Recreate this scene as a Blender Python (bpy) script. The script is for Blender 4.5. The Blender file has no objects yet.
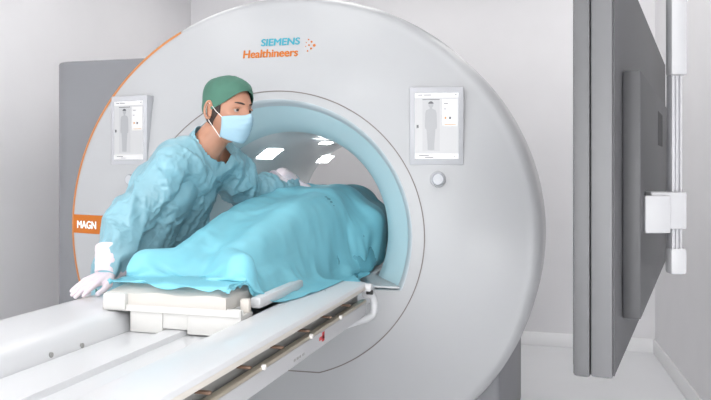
import bpy, bmesh, math, random
import numpy as np
from mathutils import Vector, Matrix, noise
random.seed(7); np.random.seed(7)
PI = math.pi
S = bpy.context.scene
COL = S.collection

# ------------------------------------------------------------------ helpers
def lin(c):
    return tuple((x/255/12.92 if x/255 <= .04045 else ((x/255+.055)/1.055)**2.4) for x in c)

def mat(name, rgb, rough=.45, metal=0., coat=0., emit=None, estr=0., bump=0., bscale=20., bdist=.01,
        transl=0., var=0., vscale=3., stretch=(1,1,1), spec=.5, sss=0., ridged=False):
    m = bpy.data.materials.new(name); m.use_nodes = True
    nt = m.node_tree; b = nt.nodes['Principled BSDF']; out = nt.nodes['Material Output']
    c = lin(rgb)
    b.inputs['Base Color'].default_value = (*c, 1)
    b.inputs['Roughness'].default_value = rough
    b.inputs['Metallic'].default_value = metal
    b.inputs['Coat Weight'].default_value = coat
    b.inputs['Specular IOR Level'].default_value = spec
    if sss:
        b.inputs['Subsurface Weight'].default_value = sss
        b.inputs['Subsurface Radius'].default_value = (.01, .004, .002)
    if emit:
        b.inputs['Emission Color'].default_value = (*lin(emit), 1)
        b.inputs['Emission Strength'].default_value = estr
    tc = nt.nodes.new('ShaderNodeTexCoord')
    mp = nt.nodes.new('ShaderNodeMapping'); mp.inputs['Scale'].default_value = stretch
    nt.links.new(tc.outputs['Object'], mp.inputs['Vector'])
    nz = nt.nodes.new('ShaderNodeTexNoise'); nz.inputs['Scale'].default_value = vscale; nz.inputs['Detail'].default_value = 4
    nt.links.new(mp.outputs['Vector'], nz.inputs['Vector'])
    if var or not emit:
        v = var or .015
        r = nt.nodes.new('ShaderNodeValToRGB')
        r.color_ramp.elements[0].position = .3; r.color_ramp.elements[1].position = .7
        r.color_ramp.elements[0].color = tuple(x*(1-v) for x in c)+(1,)
        r.color_ramp.elements[1].color = tuple(min(1, x*(1+v)) for x in c)+(1,)
        nt.links.new(nz.outputs['Fac'], r.inputs['Fac'])
        nt.links.new(r.outputs['Color'], b.inputs['Base Color'])
    if bump:
        n2 = nt.nodes.new('ShaderNodeTexNoise'); n2.inputs['Scale'].default_value = bscale; n2.inputs['Detail'].default_value = 5
        if ridged:
            n2.noise_type = 'RIDGED_MULTIFRACTAL'; n2.inputs['Detail'].default_value = 2.0; n2.inputs['Distortion'].default_value = .8; n2.inputs['Roughness'].default_value = .6
        nt.links.new(mp.outputs['Vector'], n2.inputs['Vector'])
        bp = nt.nodes.new('ShaderNodeBump'); bp.inputs['Strength'].default_value = bump; bp.inputs['Distance'].default_value = bdist
        nt.links.new(n2.outputs['Fac'], bp.inputs['Height']); nt.links.new(bp.outputs['Normal'], b.inputs['Normal'])
    if transl:
        t = nt.nodes.new('ShaderNodeBsdfTranslucent'); t.inputs['Color'].default_value = (*c, 1)
        mx = nt.nodes.new('ShaderNodeMixShader'); mx.inputs[0].default_value = transl
        nt.links.new(b.outputs[0], mx.inputs[1]); nt.links.new(t.outputs[0], mx.inputs[2])
        nt.links.new(mx.outputs[0], out.inputs['Surface'])
    return m

def link(o): COL.objects.link(o); return o

def mesh_obj(name, verts, faces, m, parent=None, smooth=True, mats=None, fm=None, angle=None):
    me = bpy.data.meshes.new(name)
    me.from_pydata([tuple(map(float, v)) for v in verts], [], [tuple(f) for f in faces])
    bm = bmesh.new(); bm.from_mesh(me); bmesh.ops.recalc_face_normals(bm, faces=bm.faces); bm.to_mesh(me); bm.free()
    me.update()
    for mm in (mats or [m]): me.materials.append(mm)
    if fm is not None:
        me.polygons.foreach_set('material_index', fm)
    me.polygons.foreach_set('use_smooth', [smooth]*len(me.polygons))
    if smooth and angle: me.set_sharp_from_angle(angle=math.radians(angle))
    o = link(bpy.data.objects.new(name, me))
    if parent: attach(o, parent)
    return o

def attach(o, p):
    bpy.context.view_layer.update()
    o.parent = p
    o.matrix_parent_inverse = p.matrix_world.inverted()

def empty(name, loc, label, cat, group=None, rz=0):
    o = link(bpy.data.objects.new(name, None)); o.location = loc; o.rotation_euler.z = rz; o.empty_display_size = .1
    tag(o, label, cat, group)
    bpy.context.view_layer.update()
    return o

def tag(o, label=None, cat=None, group=None, kind=None):
    if label: o['label'] = label
    if cat: o['category'] = cat
    if group: o['group'] = group
    if kind: o['kind'] = kind
    return o

class MB:
    """accumulates geometry for one mesh"""
    def __init__(s): s.v = []; s.f = []
    def add(s, v, f):
        n = len(s.v); s.v += [tuple(p) for p in v]; s.f += [tuple(i+n for i in q) for q in f]; return s
    def box(s, lo, hi, bev=0., M=None, seg=2):
        bm = bmesh.new(); bmesh.ops.create_cube(bm, size=1)
        for v in bm.verts:
            v.co = Vector([(lo[i]+hi[i])/2 + v.co[i]*(hi[i]-lo[i]) for i in range(3)])
        if bev: bmesh.ops.bevel(bm, geom=bm.edges[:], offset=bev, segments=seg, profile=.5, affect='EDGES')
        if M is not None: bmesh.ops.transform(bm, matrix=M, verts=bm.verts)
        bm.verts.index_update()
        s.add([v.co[:] for v in bm.verts], [[v.index for v in f.verts] for f in bm.faces]); bm.free(); return s
    def tube(s, pts, r, n=12, closed=False, flat=None):
        pts = [Vector(p) for p in pts]; N = len(pts); rs = r if isinstance(r, (list, tuple)) else [r]*N
        rings = []; up = None
        for i, p in enumerate(pts):
            if closed: t = (pts[(i+1) % N]-pts[i-1])
            else: t = pts[min(i+1, N-1)]-pts[max(i-1, 0)]
            t.normalize()
            if up is None:
                up = Vector((0, 0, 1)) if abs(t.z) < .9 else Vector((1, 0, 0))
            a = (up - t*up.dot(t)).normalized(); up = a; b = t.cross(a)
            rings.append([p + a*math.cos(2*PI*k/n)*rs[i] + b*math.sin(2*PI*k/n)*rs[i]*(flat or 1) for k in range(n)])
        v = [q for R in rings for q in R]; f = []
        for i in range(N if closed else N-1):
            j = (i+1) % N
            for k in range(n):
                f.append((i*n+k, i*n+(k+1) % n, j*n+(k+1) % n, j*n+k))
        if not closed: f.append(tuple(range(n))); f.append(tuple((N-1)*n+k for k in range(n)))
        return s.add(v, f)
    def cyl(s, a, b, r, n=24, r2=None, bev=0.):
        a = Vector(a); b = Vector(b); d = (b-a); L = d.length; t = d/L
        r2 = r if r2 is None else r2
        if bev: return s.tube([a, a+t*1e-5, a+t*bev, b-t*bev, b-t*1e-5, b], [r-bev, r-bev*.7, r, r2, r2-bev*.7, r2-bev], n)
        return s.tube([a, b], [r, r2], n)
    def prof(s, pts, y0, y1):
        """extrude closed xz profile along y"""
        n = len(pts)
        v = [(x, y0, z) for x, z in pts]+[(x, y1, z) for x, z in pts]
        f = [(i, (i+1) % n, n+(i+1) % n, n+i) for i in range(n)]+[tuple(range(n)), tuple(n+i for i in range(n))]
        return s.add(v, f)
    def obj(s, name, m, parent=None, smooth=True, angle=35, **k):
        return mesh_obj(name, s.v, s.f, m, parent, smooth, angle=angle, **k)

def grid_faces(nu, nv, cu=False, cv=False):
    f = []
    for i in range(nu if cu else nu-1):
        for j in range(nv if cv else nv-1):
            a = i*nv+j; b = ((i+1) % nu)*nv+j; c = ((i+1) % nu)*nv+(j+1) % nv; d = i*nv+(j+1) % nv
            f.append((a, b, c, d))
    return f

def capsule(a, b, ra, rb=None, sc=(1, 1, 1), n=20, m=6):
    """tapered capsule vertices and faces"""
    a = Vector(a); b = Vector(b); rb = ra if rb is None else rb
    t = (b-a); L = t.length; t = t/L if L > 1e-6 else Vector((0, 0, 1))
    up = Vector((0, 0, 1)) if abs(t.z) < .9 else Vector((1, 0, 0))
    u = (up-t*up.dot(t)).normalized(); w = t.cross(u)
    rings = []
    for k in range(m+1):
        th = -PI/2+PI/2*k/m; rings.append((a+t*ra*math.sin(th), ra*math.cos(th)))
    for k in range(m+1):
        th = PI/2*k/m; rings.append((b+t*rb*math.sin(th), rb*math.cos(th)))
    v = []
    for c, r in rings:
        r = max(r, 1e-4)
        for k in range(n):
            v.append(c+u*r*math.cos(2*PI*k/n)*sc[0]+w*r*math.sin(2*PI*k/n)*sc[1])
    N = len(rings)
    f = [(i*n+k, i*n+(k+1) % n, (i+1)*n+(k+1) % n, (i+1)*n+k) for i in range(N-1) for k in range(n)]
    f += [tuple(range(n)), tuple((N-1)*n+k for k in range(n))]
    return v, f

def remeshed(mb, voxel, smooth=6, factor=.5):
    """union of overlapping closed blobs as one continuous surface -> numpy verts, faces"""
    me = bpy.data.meshes.new('tmp'); me.from_pydata([tuple(p) for p in mb.v], [], mb.f)
    bm = bmesh.new(); bm.from_mesh(me); bmesh.ops.recalc_face_normals(bm, faces=bm.faces); bm.to_mesh(me); bm.free()
    o = link(bpy.data.objects.new('tmp', me))
    r = o.modifiers.new('r', 'REMESH'); r.mode = 'VOXEL'; r.voxel_size = voxel
    if smooth:
        q = o.modifiers.new('s', 'SMOOTH'); q.factor = factor; q.iterations = smooth
    dg = bpy.context.evaluated_depsgraph_get(); ev = o.evaluated_get(dg); m2 = ev.to_mesh()
    V = np.array([v.co[:] for v in m2.vertices]); F = [tuple(p.vertices) for p in m2.polygons]
    ev.to_mesh_clear(); bpy.data.objects.remove(o); bpy.data.meshes.remove(me)
    return V, F

def edges_of(F):
    E = set()
    for f in F:
        for i in range(len(f)):
            a, b = f[i], f[(i+1) % len(f)]; E.add((min(a, b), max(a, b)))
        if len(f) == 4:
            E.add((min(f[0], f[2]), max(f[0], f[2]))); E.add((min(f[1], f[3]), max(f[1], f[3])))
    return np.array(sorted(E))

def push_capsules(V, caps):
    for a, b, ra, rb in caps:
        a = np.array(a, float); b = np.array(b, float); d = b-a; L2 = max(d@d, 1e-9)
        t = np.clip((V-a)@d/L2, 0, 1); c = a+t[:, None]*d; r = ra+(rb-ra)*t
        w = V-c; n = np.linalg.norm(w, axis=1)+1e-9
        m = n < r
        V[m] = c[m]+w[m]/n[m, None]*r[m, None]
    return V

def relax(V, E, scale, steps, coll, g=-.0006, it=6, damp=.92, smooth=.0, pin=None, stiff=.9, fric=.5, anchor=0.):
    """position based cloth settling"""
    V = V.copy(); P = V.copy(); N = len(V)
    R = np.linalg.norm(V[E[:, 0]]-V[E[:, 1]], axis=1)*scale
    deg = np.bincount(E.ravel(), minlength=N).astype(float)[:, None]+1e-9
    ii = np.concatenate([E[:, 0], E[:, 1]])
    V0 = V.copy()
    for s in range(steps):
        vel = (V-P)*damp; P = V.copy(); V = V+vel; V[:, 2] += g
        for k in range(it):
            d = V[E[:, 1]]-V[E[:, 0]]; L = np.linalg.norm(d, axis=1)+1e-9
            c = d*((L-R)/L)[:, None]*.5*stiff
            cc = np.concatenate([c, -c])
            acc = np.stack([np.bincount(ii, cc[:, j], N) for j in range(3)], 1)
            V = V+acc/deg*3.0*.5
        if smooth:
            sm = np.stack([np.bincount(ii, np.concatenate([V[E[:, 1], j], V[E[:, 0], j]]), N) for j in range(3)], 1)/deg
            V = V*(1-smooth)+sm*smooth
        if anchor: V = V*(1-anchor)+V0*anchor
        B = V.copy(); V = coll(V)
        hit = np.abs(V-B).sum(1) > 1e-7
        P[hit] = P[hit]*(1-fric)+V[hit]*fric
        if pin is not None: V[pin] = V0[pin]; P[pin] = V0[pin]
    return V

def subsurf(o, lv=1):
    m = o.modifiers.new('sub', 'SUBSURF'); m.levels = lv; m.render_levels = lv

def crease(V, F, amp, f, seed=0, vs=1.):
    """sharp irregular folds along the normals"""
    V = np.array(V); Nn = np.zeros_like(V)
    for q in F:
        a, b, c = V[q[0]], V[q[1]], V[q[2]]; n = np.cross(b-a, c-a)
        for i in q: Nn[i] += n
    Nn /= np.linalg.norm(Nn, axis=1)[:, None]+1e-12
    for i, v in enumerate(V):
        p = Vector((v[0]*f, v[1]*f, v[2]*f*vs))+Vector((seed, seed, seed)); p += noise.noise_vector(p*.7)*.8
        r = 1-abs(noise.noise(p)*2.6); r = max(0, r)**2.5
        V[i] = v+Nn[i]*amp*(r-.3)
    return V

# ------------------------------------------------------------------ materials
M = {}
M['wall'] = mat('wall_paint', (234, 233, 235), .75, bump=.04, bscale=60, bdist=.002)
M['ceil'] = mat('ceiling_paint', (240, 240, 241), .8)
M['floor'] = mat('floor_vinyl', (236, 237, 239), .32, var=.02, vscale=2)
M['base'] = mat('baseboard_paint', (250, 250, 251), .4)
M['shell'] = mat('scanner_shell', (170, 171, 173), .33, coat=.15)
M['lip'] = mat('scanner_lip', (192, 199, 203), .3, coat=.2)
M['funnel'] = mat('funnel_teal_cast', (190, 215, 221), .28, coat=.3)  # teal light falling on the funnel is put into its base colour
M['liner'] = mat('bore_liner', (236, 240, 241), .3, coat=.3)
M['seam'] = mat('panel_seam_dark', (120, 112, 108), .6)
M['orange'] = mat('orange_paint', (188, 102, 12), .4)
M['orange_thin'] = mat('orange_trim', (190, 122, 66), .4)
M['teal_ink'] = mat('teal_ink', (48, 148, 166), .5)
M['white_ink'] = mat('white_ink', (250, 250, 248), .5)
M['grey_body'] = mat('grey_cover', (124, 125, 129), .42)
M['grey_foot'] = mat('grey_plinth', (130, 131, 135), .5)
M['table'] = mat('table_white_plastic', (206, 207, 209), .3, coat=.2)
M['board'] = mat('board_offwhite', (204, 203, 200), .4)
M['beige'] = mat('table_edge_beige', (206, 200, 192), .45)
M['pad'] = mat('pad_vinyl', (200, 196, 190), .5, bump=.1, bscale=12)
M['under'] = mat('table_under_grey', (150, 150, 147), .5)
M['brown'] = mat('bracket_brown', (112, 88, 72), .5)
M['alu'] = mat('rail_champagne_metal', (190, 180, 162), .35, metal=.6)
M['panel'] = mat('side_panel_grey', (182, 182, 184), .4)
M['black'] = mat('black_rubber', (28, 28, 30), .5)
M['chrome'] = mat('satin_steel', (200, 202, 205), .25, metal=.9)
M['red'] = mat('red_mark', (196, 40, 48), .4)
M['knob'] = mat('knob_silver', (150, 153, 158), .28, metal=.6)
M['knobface'] = mat('knob_face', (186, 188, 192), .3)
M['bezel'] = mat('screen_bezel', (176, 177, 181), .35)
M['screen'] = mat('screen_lit', (30, 30, 30), .3, emit=(232, 233, 236), estr=1.09)
M['scr_white'] = mat('screen_white', (30, 30, 30), .3, emit=(252, 252, 254), estr=1.24)
M['scr_grey'] = mat('screen_figure_grey', (30, 30, 30), .3, emit=(198, 200, 205), estr=1.09)
M['scr_mid'] = mat('screen_mid', (30, 30, 30), .3, emit=(222, 223, 227), estr=1.09)
M['scr_dark'] = mat('screen_dark', (20, 20, 20), .3, emit=(98, 100, 108), estr=1.02)
M['scr_orange'] = mat('screen_orange', (20, 20, 20), .3, emit=(228, 164, 96), estr=1.14)
M['gown'] = mat('gown_nonwoven_blue', (140, 186, 199), .3, transl=.2, var=.12, vscale=7, bump=1, bscale=6, bdist=.03, ridged=True)
M['sheet'] = mat('sheet_cyan_plastic', (148, 221, 235), .38, transl=.35, var=.10, vscale=3.2, bump=.8, bscale=2.4, bdist=.02, ridged=True)
M['pgown'] = mat('patient_gown_teal', (104, 172, 188), .5, transl=.1, var=.25, vscale=6, bump=.6, bscale=6, bdist=.015, ridged=True)
M['cap'] = mat('cap_green_cotton', (66, 108, 92), .8, var=.06, vscale=18, bump=.3, bscale=40, bdist=.004)
M['skin'] = mat('skin', (174, 126, 102), .5, sss=.15, var=.05, vscale=25)
M['hair'] = mat('hair_dark_brown', (52, 38, 32), .6, bump=.6, bscale=120, bdist=.003)
M['eye'] = mat('eye_white', (168, 158, 150), .2)
M['iris'] = mat('iris_brown', (44, 30, 24), .15)
M['lips'] = mat('mouth', (150, 92, 80), .5)
M['mask'] = mat('mask_light_blue', (160, 192, 208), .6, transl=.1, bump=.1, bscale=50, bdist=.002)
M['loop'] = mat('elastic_white', (236, 232, 228), .6)
M['glove'] = mat('glove_latex_white', (216, 204, 210), .38, sss=.1, bump=.15, bscale=50, bdist=.003)
M['scrub'] = mat('scrub_trousers_teal', (70, 118, 112), .8)
M['shoe'] = mat('clog_white', (220, 220, 222), .5)
M['mon_edge'] = mat('monitor_edge_grey', (74, 74, 76), .42)
M['mon_edge2'] = mat('monitor_trim_grey', (84, 84, 86), .38)
M['mon_back'] = mat('monitor_back_grey', (62, 62, 64), .5)
M['mon_glass'] = mat('monitor_glass_black', (14, 14, 16), .12)
M['arm'] = mat('arm_white_enamel', (160, 160, 162), .35)
M['arm_rib'] = mat('arm_aluminium', (156, 156, 160), .35, metal=.2)
M['lamp'] = mat('lamp_diffuser', (250, 250, 250), .5, emit=(255, 253, 250), estr=3.5)
M['lampframe'] = mat('lamp_frame', (235, 235, 236), .4)
M['fillpane'] = mat('fill_pane_glow', (250, 250, 250), .5, emit=(250, 252, 255), estr=1.5)  # glow of the added fill panels
M['borereflect'] = mat('bore_reflection_glow', (250, 250, 250), .5, emit=(250, 253, 255), estr=13)  # reflections of ceiling lights put in as emission, also brightens the bore

# ------------------------------------------------------------------ room
YB = 2.72; XL = -2.01; YF = -5.2; ZC = 2.85; XR = 1.66
ang = math.radians(4.0)
def wx(y): return XR+(YB-y)*math.tan(ang)
def wall(name, a, b, th=.1):
    """wall slab between floor points a and b; thickness on the left of a->b"""
    d = Vector((b[0]-a[0], b[1]-a[1])); n = Vector((-d.y, d.x)).normalized()*th
    v = [(a[0], a[1], 0), (b[0], b[1], 0), (b[0]+n.x, b[1]+n.y, 0), (a[0]+n.x, a[1]+n.y, 0)]
    v += [(p[0], p[1], ZC) for p in v]
    f = [(0, 1, 5, 4), (1, 2, 6, 5), (2, 3, 7, 6), (3, 0, 4, 7), (0, 1, 2, 3), (4, 5, 6, 7)]
    return tag(mesh_obj(name, v, f, M['wall'], smooth=False), kind='structure')
wall('wall_back', (XR, YB), (XL, YB), -.1)
wall('wall_right', (XR, YB), (wx(YF), YF), .1)
wall('wall_left', (XL, YB), (XL, YF), -.1)
wall('wall_front', (XL, YF), (wx(YF), YF), -.1)
tag(MB().box((XL-.2, YF-.2, -.1), (wx(YF)+.2, YB+.2, 0)).obj('floor', M['floor'], smooth=False), kind='structure')
tag(MB().box((XL-.2, YF-.2, ZC), (wx(YF)+.2, YB+.2, ZC+.1)).obj('ceiling', M['ceil'], smooth=False), kind='structure')
def baseboard(name, a, b):
    d = Vector((b[0]-a[0], b[1]-a[1])); L = d.length; th = math.atan2(d.y, d.x)
    Mx = Matrix.Translation((a[0], a[1], 0)) @ Matrix.Rotation(th, 4, 'Z')
    tag(MB().box((0, 0, 0), (L, .015, .1), .004, Mx).obj(name, M['base']), kind='structure')
baseboard('baseboard_back', (XR, YB-.0), (XL, YB-.0))
baseboard('baseboard_right', (wx(YF), YF), (XR, YB))
baseboard('baseboard_left', (XL, YB), (XL, YF))
baseboard('baseboard_front', (XL, YF), (wx(YF), YF))

# ceiling lights
LPOS = [(x, y) for y in (1.9, .6, -1.0, -2.6, -4.2) for x in (-1.15, 0, 1.15)]
for i, (x, y) in enumerate(LPOS):
    t = empty('ceiling_light', (x, y, ZC), 'square flat white ceiling light panel above the scanner room', 'ceiling light', 'ceiling light panels')
    f = MB().box((x-.31, y-.31, ZC-.02), (x+.31, y+.31, ZC), .004).obj('frame', M['lampframe'], t)
    MB().box((x-.28, y-.28, ZC-.026), (x+.28, y+.28, ZC-.0195), .001).obj('diffuser', M['lamp'], t)
    ld = bpy.data.lights.new('panel_lamp', 'AREA'); ld.shape = 'SQUARE'; ld.size = .55; ld.energy = {1.9: 1.9, .6: 1.9, -1.0: .8, -2.6: 1.6, -4.2: 2.6}[y]
    ld.color = (1, .985, .97)
    lo = link(bpy.data.objects.new('panel_lamp', ld)); lo.location = (x, y, ZC-.04); attach(lo, t)

# bright framed panel added behind the camera as frontal fill light
fr = MB()
for lo, hi in (((-1.75, 0), (-1.70, 0)),): pass
X0, X1, Z0, Z1 = -1.75, 1.95, .12, 2.30
for a, b in (((X0-.06, Z0-.06), (X1+.06, Z0)), ((X0-.06, Z1), (X1+.06, Z1+.06)), ((X0-.06, Z0), (X0, Z1)), ((X1, Z0), (X1+.06, Z1))):
    fr.box((a[0], YF, a[1]), (b[0], YF+.06, b[1]), .006)
wf = tag(fr.obj('fill_panel_1', M['base']), kind='structure')
MB().box((X0, YF+.012, Z0), (X1, YF+.02, Z1)).obj('fill_pane', M['fillpane'], wf, smooth=False)
ld = bpy.data.lights.new('fill_light', 'AREA'); ld.shape = 'RECTANGLE'; ld.size = X1-X0; ld.size_y = Z1-Z0; ld.energy = 74; ld.color = (1, 1, .995)
lo = link(bpy.data.objects.new('fill_light', ld)); lo.location = ((X0+X1)/2, YF+.07, (Z0+Z1)/2); lo.rotation_euler = (PI/2, 0, 0)
attach(lo, wf)

# second fill panel, added on the right wall to light the left side
ya, yb, za, zb2 = -4.9, -2.75, .12, 2.30
RW = Matrix.Translation((wx(ya), ya, 0)) @ Matrix.Rotation(math.atan2(yb-ya, wx(yb)-wx(ya)), 4, 'Z')
LW = math.hypot(yb-ya, wx(yb)-wx(ya))
fr = MB()
for a, b in (((-.06, za-.06), (LW+.06, za)), ((-.06, zb2), (LW+.06, zb2+.06)), ((-.06, za), (0, zb2)), ((LW, za), (LW+.06, zb2))):
    fr.box((a[0], 0, a[1]), (b[0], .06, b[1]), .006, RW)
wf2 = tag(fr.obj('fill_panel_2', M['base']), kind='structure')
MB().box((0, .012, za), (LW, .02, zb2), 0, RW).obj('fill_pane', M['fillpane'], wf2, smooth=False)
ld = bpy.data.lights.new('fill_light', 'AREA'); ld.shape = 'RECTANGLE'; ld.size = zb2-za; ld.size_y = LW; ld.energy = 50
lo = link(bpy.data.objects.new('fill_light', ld)); lo.location = RW @ Vector((LW/2, .07, (za+zb2)/2)); lo.rotation_euler = (0, PI/2, math.radians(4))
attach(lo, wf2)

# ------------------------------------------------------------------ scanner
CX, CZ = -.080, 1.05
AX, BZ = 1.076, 1.01
def rho(x, z): return math.hypot((x-CX)/AX, (z-CZ)/BZ)
def face_y(x, z):
    r = rho(x, z)
    return -.157*(1-min(r, 1)**2)
def face_n(x, z):
    e = .003
    gx = (face_y(x+e, z)-face_y(x-e, z))/(2*e); gz = (face_y(x, z+e)-face_y(x, z-e))/(2*e)
    return Vector((gx, -1, gz)).normalized()
def rim(phi, k, y): return (CX+AX*k*math.cos(phi), y, CZ+BZ*k*math.sin(phi))
FLOORZ = .84
def lip(phi, ax, az, zmin=None):
    x = CX+ax*math.cos(phi); z = CZ+az*math.sin(phi)
    if zmin is not None: z = max(z, zmin)
    return x, z
sc = empty('mri_scanner', (CX, .6, 0), 'large round white scanner with teal tinted bore and two wall screens', 'mri scanner')
NP = 240
phis = [2*PI*i/NP for i in range(NP)]
# front cover
V = []; NR = 26
LA, LB = .583, .557
for p in phis:
    x0, z0 = lip(p, LA, LB, FLOORZ)
    x1, _, z1 = rim(p, .955, 0)
    for j in range(NR+1):
        t = j/NR; x = x0+(x1-x0)*t; z = z0+(z1-z0)*t
        V.append((x, face_y(x, z), z))
    y955 = face_y(*[rim(p, .955, 0)[i] for i in (0, 2)])
    for j in range(1, 9):
        a = PI/2*j/8; k = .955+.045*math.sin(a); y = y955+.075*(1-math.cos(a))
        V.append(rim(p, k, y))
    V.append(rim(p, 1.0, .30)); V.append(rim(p, .985, .33)); V.append(rim(p, .93, .335))
nv = NR+1+8+3
mesh_obj('front_cover', V, grid_faces(NP, nv, cu=True), M['shell'], sc, angle=50)
# inner lip and funnel
def ring_mesh(name, secs, m, parent, ang=50):
    V = []
    for p in phis:
        for (ax, az, y, zm) in secs:
            x, z = lip(p, ax, az, zm); V.append((x, y if y is not None else face_y(x, z), z))
    return mesh_obj(name, V, grid_faces(NP, len(secs), cu=True), m, parent, angle=ang)
fy = -.112
ring_mesh('funnel_lip', [(LA, LB, None, FLOORZ), (LA-.006, LB-.006, -.108, FLOORZ), (LA-.016, LB-.016, -.092, FLOORZ), (LA-.026, LB-.026, -.072, FLOORZ+.001)], M['lip'], sc)
ring_mesh('bore_funnel', [(LA-.026, LB-.026, -.072, FLOORZ+.001), (.52, .50, -.03, FLOORZ+.006), (.475, .462, .02, FLOORZ+.014), (.445, .438, .06, FLOORZ+.02), (.436, .430, .09, FLOORZ+.024)], M['funnel'], sc, 60)
secs = [(.436, .430, .09, FLOORZ+.024)]+[(.432, .426, .09+.14*k, FLOORZ+.026) for k in range(1, 10)]
secs += [(.44, .434, 1.42, FLOORZ+.024), (.47, .46, 1.52, FLOORZ+.02), (.52, .51, 1.60, FLOORZ+.01)]
ring_mesh('bore_liner', secs, M['liner'], sc, 60)
# rear body with hole
V = []
bs = [(.93, .334), (.92, .36), (.90, .40), (.90, 1.45), (.88, 1.53), (.82, 1.60)]
for p in phis:
    for k, y in bs: V.append(rim(p, k, y))
    x, z = lip(p, .52, .51, FLOORZ+.01); V.append((x, 1.60, z))
mesh_obj('magnet_cover', V, grid_faces(NP, len(bs)+1, cu=True), M['grey_body'], sc, angle=50)
# panel seam ring with straight bottom
def ribbon(name, pts, w, m, parent, lift=.0015, closed=False):
    """flat strip lying on the front cover"""
    V = []; N = len(pts)
    for i in range(N):
        a = pts[(i-1) % N] if (closed or i > 0) else pts[0]; b = pts[(i+1) % N] if (closed or i < N-1) else pts[-1]
        dx, dz = b[0]-a[0], b[1]-a[1]; L = math.hypot(dx, dz) or 1; nx, nz = -dz/L*w/2, dx/L*w/2
        for s in (-1, 1):
            x, z = pts[i][0]+nx*s, pts[i][1]+nz*s; n = face_n(x, z)*lift
            V.append((x+n.x, face_y(x, z)+n.y, z+n.z))
        for s in (1, -1):
            x, z = pts[i][0]+nx*s, pts[i][1]+nz*s; n = face_n(x, z)*-.004
            V.append((x+n.x, face_y(x, z)+n.y, z+n.z))
    return mesh_obj(name, V, grid_faces(N, 4, cu=closed, cv=True), m, parent, smooth=False)
ZB = .489; RA, RB = .630, .590
ph0 = math.asin((ZB-CZ)/RB)
arc = [(CX+RA*math.cos(a), CZ+RB*math.sin(a)) for a in np.linspace(ph0, PI-ph0, 200)]
arc += [(x, ZB) for x in np.linspace(arc[-1][0], arc[0][0], 14)[1:-1]]
ribbon('panel_seam', arc, .0042, M['seam'], sc, closed=True)
# orange trim on the left of the rim
V = []; A0, A1 = math.radians(117.5), math.radians(232)
pts = [A0+(A1-A0)*i/90 for i in range(91)]
def rimsurf(p, k):
    a = math.asin(min(1, (k-.955)/.045)); y = face_y(*[rim(p, .955, 0)[i] for i in (0, 2)])+.075*(1-math.cos(a))
    return rim(p, k, y)
for i, p in enumerate(pts):
    w = min(1, i/12+.15)
    for k, l in ((.970-.002*w, 0), (.975, -.004), (.982, -.004), (.986, 0)):
        q = rimsurf(p, k); V.append((q[0]-(.002), q[1]+l, q[2]))
mesh_obj('orange_trim', V, grid_faces(len(pts), 4), M['orange_thin'], sc)

# text placed on the cover
def text_mesh(name, s, m, parent, x, z, width=None, height=None, shear=0., bold=.0):
    cu = bpy.data.curves.new('t', 'FONT'); cu.body = s; cu.size = 1; cu.shear = shear; cu.resolution_u = 6
    o = link(bpy.data.objects.new('t', cu)); dg = bpy.context.evaluated_depsgraph_get()
    me = bpy.data.meshes.new_from_object(o.evaluated_get(dg)); bpy.data.objects.remove(o)
    V = np.array([v.co[:] for v in me.vertices]); F = [tuple(p.vertices) for p in me.polygons]
    mn, mx = V.min(0), V.max(0); V = V-mn; sx = width/(mx[0]-mn[0]); sy = height/(mx[1]-mn[1])
    V[:, 0] = V[:, 0]*sx+x; V[:, 1] = V[:, 1]*sy+z
    W = []; F0 = F; F = []; n0 = len(V)
    for k, (ox, oz) in enumerate([(0, 0), (bold, 0), (-bold, 0), (0, bold*.6), (0, -bold*.6)] if bold else [(0, 0)]):
        W += [(a+ox, face_y(a+ox, b+oz)-.0022-k*.00004, b+oz) for a, b, _ in V]
        F += [tuple(i+k*n0 for i in f) for f in F0]
    bpy.data.meshes.remove(me)
    return mesh_obj(name, W, F, m, parent, smooth=False)
text_mesh('maker_name', 'SIEMENS', M['teal_ink'], sc, -.158, 1.836, .172, .030, bold=.0018)
text_mesh('maker_wordmark', 'Healthineers', M['orange'], sc, -.236, 1.786, .246, .034, bold=.0018)
mb = MB()
for dx, dz, r in ((0, .026, .0036), (.014, .016, .0044), (.027, 0, .0062), (.014, -.013, .0046), (0, -.023, .0036), (.004, .002, .0038), (-.010, -.003, .0024), (-.009, .013, .0024)):
    x, z = .052+dx, 1.829+dz
    mb.cyl((x, face_y(x, z)+.001, z), (x, face_y(x, z)-.002, z), r, 14)
mb.obj('logo_dots', M['orange'], sc)
# orange name plate on the left rim
V = []; NX = 16
x_l = -1.124; x_r = -.86; zt, zb = 1.105, 1.020
for i in range(NX+1):
    x = x_l+(x_r-x_l)*i/NX
    for z in (zb, (zb+zt)/2, zt):
        xx = max(x, CX-AX*.985*math.sqrt(max(0, 1-((z-CZ)/BZ)**2)))
        k = rho(xx, z); y = face_y(xx, z) if k < .955 else rimsurf(math.atan2((z-CZ)/BZ, (xx-CX)/AX), min(k, .99))[1]
        V.append((xx, y-.002, z))
lab = mesh_obj('name_plate', V, grid_faces(NX+1, 3), M['orange'], sc)
t = text_mesh('name_lettering', 'MAGN', M['white_ink'], lab, -1.096, 1.043, .122, .034, bold=.002)
for v in t.data.vertices: v.co.y -= .002

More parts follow.
